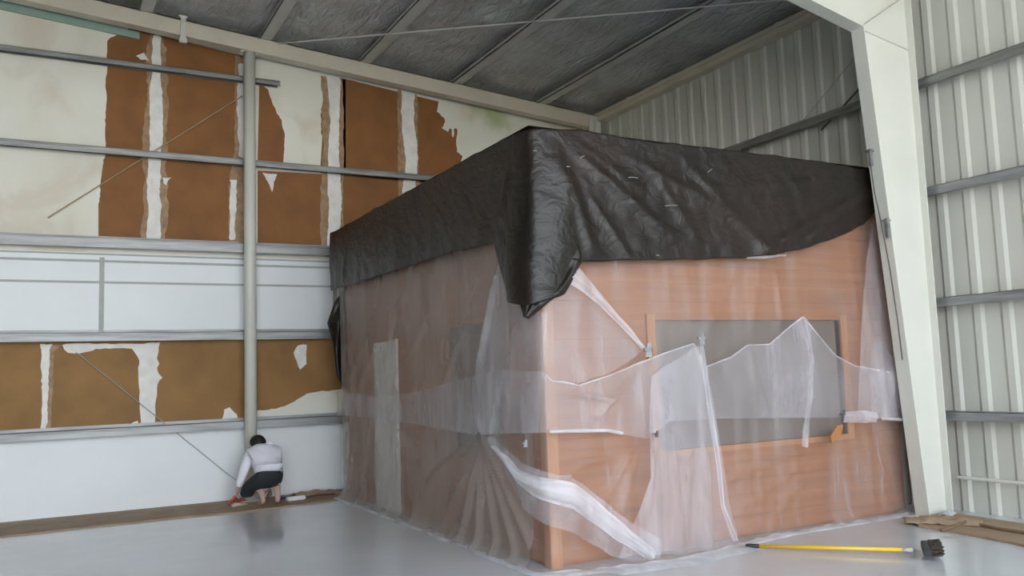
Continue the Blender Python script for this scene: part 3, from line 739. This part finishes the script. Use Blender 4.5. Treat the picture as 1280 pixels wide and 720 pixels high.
# crumpled ridge near the cabin
def crumple(name, cx, cy, lx, ly, h, rot, seed, label, m='boxpaper', cat='paper', nx=28, ny=14, z0=.016):
    bm = BM(); g = []; c, s = math.cos(rot), math.sin(rot)
    for i in range(nx+1):
        row = []
        for j in range(ny+1):
            u, v = i/nx*2-1, j/ny*2-1
            e = max(0, 1-v*v)*(1-.5*u*u)
            z = z0 + h*(e*(.5+.5*noise.noise(Vector((u*2.5, v*1.5, seed)))) + .25*abs(noise.noise(Vector((u*7, v*5, seed)))))
            w = 1+.2*noise.noise(Vector((u*3, seed, v)))
            X_, Y_ = u*lx*w, v*ly*w; row.append(bm.verts.new((cx+X_*c-Y_*s, cy+X_*s+Y_*c, max(z, z0))))
        g.append(row)
    for i in range(nx):
        for j in range(ny): bm.faces.new((g[i][j], g[i+1][j], g[i+1][j+1], g[i][j+1]))
    o = link(name, bm, M[m], smooth='keep'); mm = o.modifiers.new('s', 'SOLIDIFY'); mm.thickness = .004; return tag(o, label, cat)
q = onz(403, 620); crumple('crumpled_paper', q.x, q.y+.1, .36, .12, .10, 0, 1.1, 'crumpled heap of brown paper on the floor strip beside the wrapped cabin')
q = onz(398, 622); bm = BM(); tube(bm, [(q.x-.25, q.y-.06, .03), (q.x, q.y-.05, .045), (q.x+.22, q.y-.02, .03)], .012); tag(link('stick', bm, mat('dark_red_wood', (.13, .035, .022), .6)), 'thin dark red stick lying on the crumpled brown paper by the cabin', 'stick')  # dark red strip painted in for the shadow at the paper heap
q = onz(372, 628)
bm = BM(); box(bm, (-.13, -.05, 0), (.13, .05, .05), .015); o = tag(link('white_packet', bm, M['white']), 'small flat white packet on the floor paper right of the crouching person', 'packet'); o.location = (q.x, q.y+.1, .02); o.rotation_euler.z = .15
bm = BM(); tube(bm, [(-.14, 0, 0), (.02, 0, .01), (.13, .01, 0)], [.014, .018, .012], 10); o = tag(link('tool_handle', bm, M['navy']), 'dark blue tool handle on the floor paper behind the white packet', 'tool'); o.location = (q.x-.02, q.y+.32, .03)
# right-hand side paper
pr = [onz(*p) for p in ((1143, 654), (1150, 645), (1195, 640), (1208, 646), (1300, 660), (1500, 680))]
pf = [onz(*p) for p in ((1500, 735), (1280, 684), (1230, 673), (1180, 664), (1148, 659))]
wl = lambda v: Vector((min(v.x, 8.3), v.y, 0))
paper('floor_paper', [wl(v) for v in pr+pf], 'wide brown kraft paper strip on the floor along the corrugated wall', seed=9, h=.02)
q = onz(1178, 656); crumple('folded_paper', q.x, q.y, .34, .15, .09, -1.0, 3.7, 'folded end of brown paper heaped at the foot of the frame column', z0=.026)
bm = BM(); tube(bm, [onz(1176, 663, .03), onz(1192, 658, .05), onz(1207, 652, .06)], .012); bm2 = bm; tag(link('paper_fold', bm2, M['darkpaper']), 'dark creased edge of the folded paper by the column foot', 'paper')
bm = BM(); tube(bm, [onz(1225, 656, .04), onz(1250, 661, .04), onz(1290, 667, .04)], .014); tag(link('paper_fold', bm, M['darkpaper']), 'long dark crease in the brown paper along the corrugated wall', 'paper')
q = onz(1192, 637, .03); crumple('plastic_scrap', 8.02, 5.70, .12, .06, .07, .4, 7.7, 'small grey-blue plastic scrap behind the folded paper at the column foot', m='hem', cat='plastic scrap', z0=.03)

# ------------------------------------------------------------------ broom
p0 = onz(932, 682, .03); p1 = onz(1158, 688, .05); d = (p1-p0).normalized()
br = empty('push_broom', p1); tag(br, 'push broom with a yellow pole lying on the floor in front of the cabin', 'broom')
def T(p): return Vector(p)-p1
bm = BM(); tube(bm, [T(p0+d*.10), T(p1-d*.10)], .0155, 12); link('pole', bm, M['yellow'], br, True)
bm = BM(); tube(bm, [T(p0), T(p0+d*.02), T(p0+d*.115)], [.012, .017, .018], 12); link('grip', bm, M['black'], br, True)
bm = BM(); tube(bm, [T(p1-d*.18), T(p1-d*.10)], [.0165, .0165], 12); link('ferrule', bm, M['cable'], br, True)
sd = Vector((-d.y, d.x, 0)).normalized()
bm = BM()
def obox(bm, c, hu, hv, hw, u, v, w):
    vs = [bm.verts.new(c+u*a*hu+v*b*hv+w*e*hw) for a in (-1, 1) for b in (-1, 1) for e in (-1, 1)]
    for f in [(0, 1, 3, 2), (4, 6, 7, 5), (0, 4, 5, 1), (2, 3, 7, 6), (0, 2, 6, 4), (1, 5, 7, 3)]: bm.faces.new([vs[i] for i in f])
up = Vector((0, 0, 1))
obox(bm, Vector((0, 0, .015)), .19, .03, .03, sd, up, d); bmesh.ops.bevel(bm, geom=list(bm.edges), offset=.006, segments=2, affect='EDGES'); link('head_block', bm, M['black'], br)
bm = BM(); rn = random.Random(2)
for i in range(26):
    for j in range(4):
        c = sd*(-.18+.36*i/25) + up*(-.012+.02*j) + d*.025
        e = c + d*(.085+rn.uniform(-.01, .012)) + up*rn.uniform(-.012, .03) + sd*rn.uniform(-.012, .012)
        if e.z < -.03: e.z = -.03
        tube(bm, [c, e], [.007, .004], 5)
link('bristles', bm, M['bristle'], br)

# ------------------------------------------------------------------ crouching person
P0 = onz(337, 634); person = empty('person', (P0.x, P0.y+.05, .014)); tag(person, 'person crouching at the back wall in a white shirt and black shorts, seen from behind', 'person')
def skin(name, joints, edges, m, root=0, parent=person, sub=2):
    me = bpy.data.meshes.new(name); me.from_pydata([j[0] for j in joints], edges, []); me.materials.append(m)
    o = bpy.data.objects.new(name, me); col.objects.link(o); o.parent = parent
    sm = o.modifiers.new('skin', 'SKIN'); sv = me.skin_vertices[0].data if me.skin_vertices else None
    if sv is None: me.skin_vertices.new() if hasattr(me.skin_vertices, 'new') else None; sv = me.skin_vertices[0].data
    for i, j in enumerate(joints):
        r = j[1]; sv[i].radius = r if isinstance(r, tuple) else (r, r); sv[i].use_root = (i == root)
    sm.use_smooth_shade = True
    sb = o.modifiers.new('sub', 'SUBSURF'); sb.levels = sub; sb.render_levels = sub
    return o
def add_skin_layer(me):
    pass
# body facing +y (away from camera); units metres
J = [((0, -.02, .36), (.12, .11)), ((.0, .10, .48), (.12, .10)), ((-.01, .24, .62), (.14, .105)), ((-.02, .32, .70), (.09, .07)), ((-.03, .39, .735), .05),
     ((-.04, .44, .75), (.072, .082)), ((-.04, .49, .71), (.058, .066)),
     ((-.16, .28, .66), .06), ((-.24, .30, .44), .044), ((-.32, .34, .20), .033), ((-.34, .36, .13), .022),
     ((.14, .28, .66), .06), ((.20, .40, .45), .044), ((.16, .55, .24), .033), ((.15, .57, .17), .022),
     ((-.10, .02, .34), .085), ((-.21, .30, .30), .068), ((-.085, .04, .19), .052), ((-.075, -.05, .065), .034), ((-.085, .06, .035), .030), ((-.095, .15, .03), .025),
     ((.09, .02, .34), .085), ((.15, .34, .40), .068), ((.115, .04, .19), .052), ((.105, -.05, .065), .034), ((.115, .06, .035), .030), ((.125, .15, .03), .025)]
E_ = [(0, 1), (1, 2), (2, 3), (3, 4), (4, 5), (5, 6), (2, 7), (7, 8), (8, 9), (9, 10), (2, 11), (11, 12), (12, 13), (13, 14),
      (0, 15), (15, 16), (16, 17), (17, 18), (18, 19), (19, 20), (0, 21), (21, 22), (22, 23), (23, 24), (24, 25), (25, 26)]
skin('body', J, E_, M['skin'])
SJ = [((0, -.01, .40), (.165, .15)), ((0, .01, .45), (.172, .15)), ((0, .12, .55), (.195, .15)), ((-.01, .24, .64), (.205, .15)), ((-.02, .31, .71), (.15, .115)), ((-.022, .335, .715), (.07, .055)),
      ((-.175, .27, .66), .095), ((-.25, .30, .44), .068), ((-.32, .34, .22), .052), ((.155, .27, .66), .095), ((.21, .39, .45), .068), ((.165, .54, .26), .05)]
skin('shirt', SJ, [(0, 1), (1, 2), (2, 3), (3, 4), (4, 5), (3, 6), (6, 7), (7, 8), (3, 9), (9, 10), (10, 11)], M['shirt'], 2)
KJ = [((0, .0, .455), (.15, .125)), ((0, -.02, .345), (.17, .135)), ((-.115, .04, .31), .11), ((-.20, .14, .26), .10), ((-.235, .20, .17), .10), ((-.235, .20, .10), .08),
      ((.10, .06, .33), .11), ((.14, .18, .37), .10), ((.155, .28, .40), .088)]
skin('shorts', KJ, [(0, 1), (1, 2), (2, 3), (3, 4), (4, 5), (1, 6), (6, 7), (7, 8)], M['shorts'], 1)
import mathutils
bm = BM(); bmesh.ops.create_uvsphere(bm, u_segments=24, v_segments=16, radius=1)
for v in bm.verts:
    p = v.co.copy(); k = 1+.05*noise.noise(p*5)
    if p.z < -.2 and p.y > 0: k *= .8
    v.co = Vector((-.04+p.x*.105*k, .435+p.y*.12*k, .785+p.z*.10*k))
link('hair', bm, M['hair'], person, True)
# ears, nose
for sx in (-1, 1):
    skin('ear', [((-.04+sx*.078, .43, .755), .012), ((-.04+sx*.088, .425, .775), .014)], [(0, 1)], M['skin'])
skin('nose', [((-.04, .53, .72), .016), ((-.04, .55, .70), .013)], [(0, 1)], M['skin'])
def hand(name, c, down, fwd, m, side):
    """palm + four fingers + thumb, one skinned surface"""
    c = Vector(c); down = Vector(down).normalized(); fwd = Vector(fwd).normalized(); lat = down.cross(fwd).normalized()*side
    js = [(tuple(c), (.024, .018)), (tuple(c+down*.04), (.033, .016)), (tuple(c+down*.075), (.034, .014))]; es = [(0, 1), (1, 2)]
    for k, L in enumerate((.062, .074, .070, .055)):
        b = c+down*.075+lat*(.030-.020*k); i0 = len(js)
        js += [(tuple(b+down*.012), .0095), (tuple(b+down*(L*.5)+fwd*.012), .009), (tuple(b+down*(L*.72)+fwd*.034), .0075)]
        es += [(2, i0), (i0, i0+1), (i0+1, i0+2)]
    i0 = len(js); b = c+down*.025+lat*.035
    js += [(tuple(b), .012), (tuple(b+lat*.02+down*.028+fwd*.012), .010), (tuple(b+lat*.022+down*.052+fwd*.022), .008)]; es += [(1, i0), (i0, i0+1), (i0+1, i0+2)]
    return skin(name, js, es, m, 1)
hand('gloved_hand', (-.35, .35, .13), (-.45, .1, -.75), (-.3, .6, -.2), M['glove'], 1)
hand('hand', (.15, .57, .15), (0, .3, -.9), (0, 1, .1), M['skin'], -1)
q = onz(298, 634); crumple('rag', q.x, q.y+.05, .10, .06, .06, .3, 5.5, 'small cream rag on the floor paper beside the person\'s red-gloved hand', m='rag', cat='rag', nx=12, ny=8)
q = onz(306, 629); crumple('red_cloth', q.x, q.y+.12, .13, .07, .09, .1, 6.5, 'crumpled red cloth on the floor paper left of the crouching person', m='glove', cat='cloth', nx=12, ny=8)

# ------------------------------------------------------------------ light
w = bpy.data.worlds.new('World'); sc.world = w; w.use_nodes = True; nt = w.node_tree; bg = nt.nodes['Background']
tc = nt.nodes.new('ShaderNodeTexCoord'); sep = nt.nodes.new('ShaderNodeSeparateXYZ'); nt.links.new(tc.outputs['Generated'], sep.inputs[0])
cr = ramp(nt, sep.outputs['Z'], [(0.0, (.95, .97, 1.0)), (.25, (.80, .90, 1.0)), (1.0, (.45, .65, 1.0))]); nt.links.new(cr, bg.inputs[0]); bg.inputs[1].default_value = 2.6
sun = bpy.data.lights.new('sun', 'SUN'); sun.energy = 7; sun.color = (1, .91, .76); sun.angle = .01
so = bpy.data.objects.new('sun', sun); col.objects.link(so); so.rotation_euler = Vector((.25, .75, 1.0)).to_track_quat('Z', 'Y').to_euler()

vs = sc.view_settings; vs.view_transform = 'Standard'; vs.look = 'None'; vs.gamma = 1; vs.use_curve_mapping = False; vs.exposure = 1.36
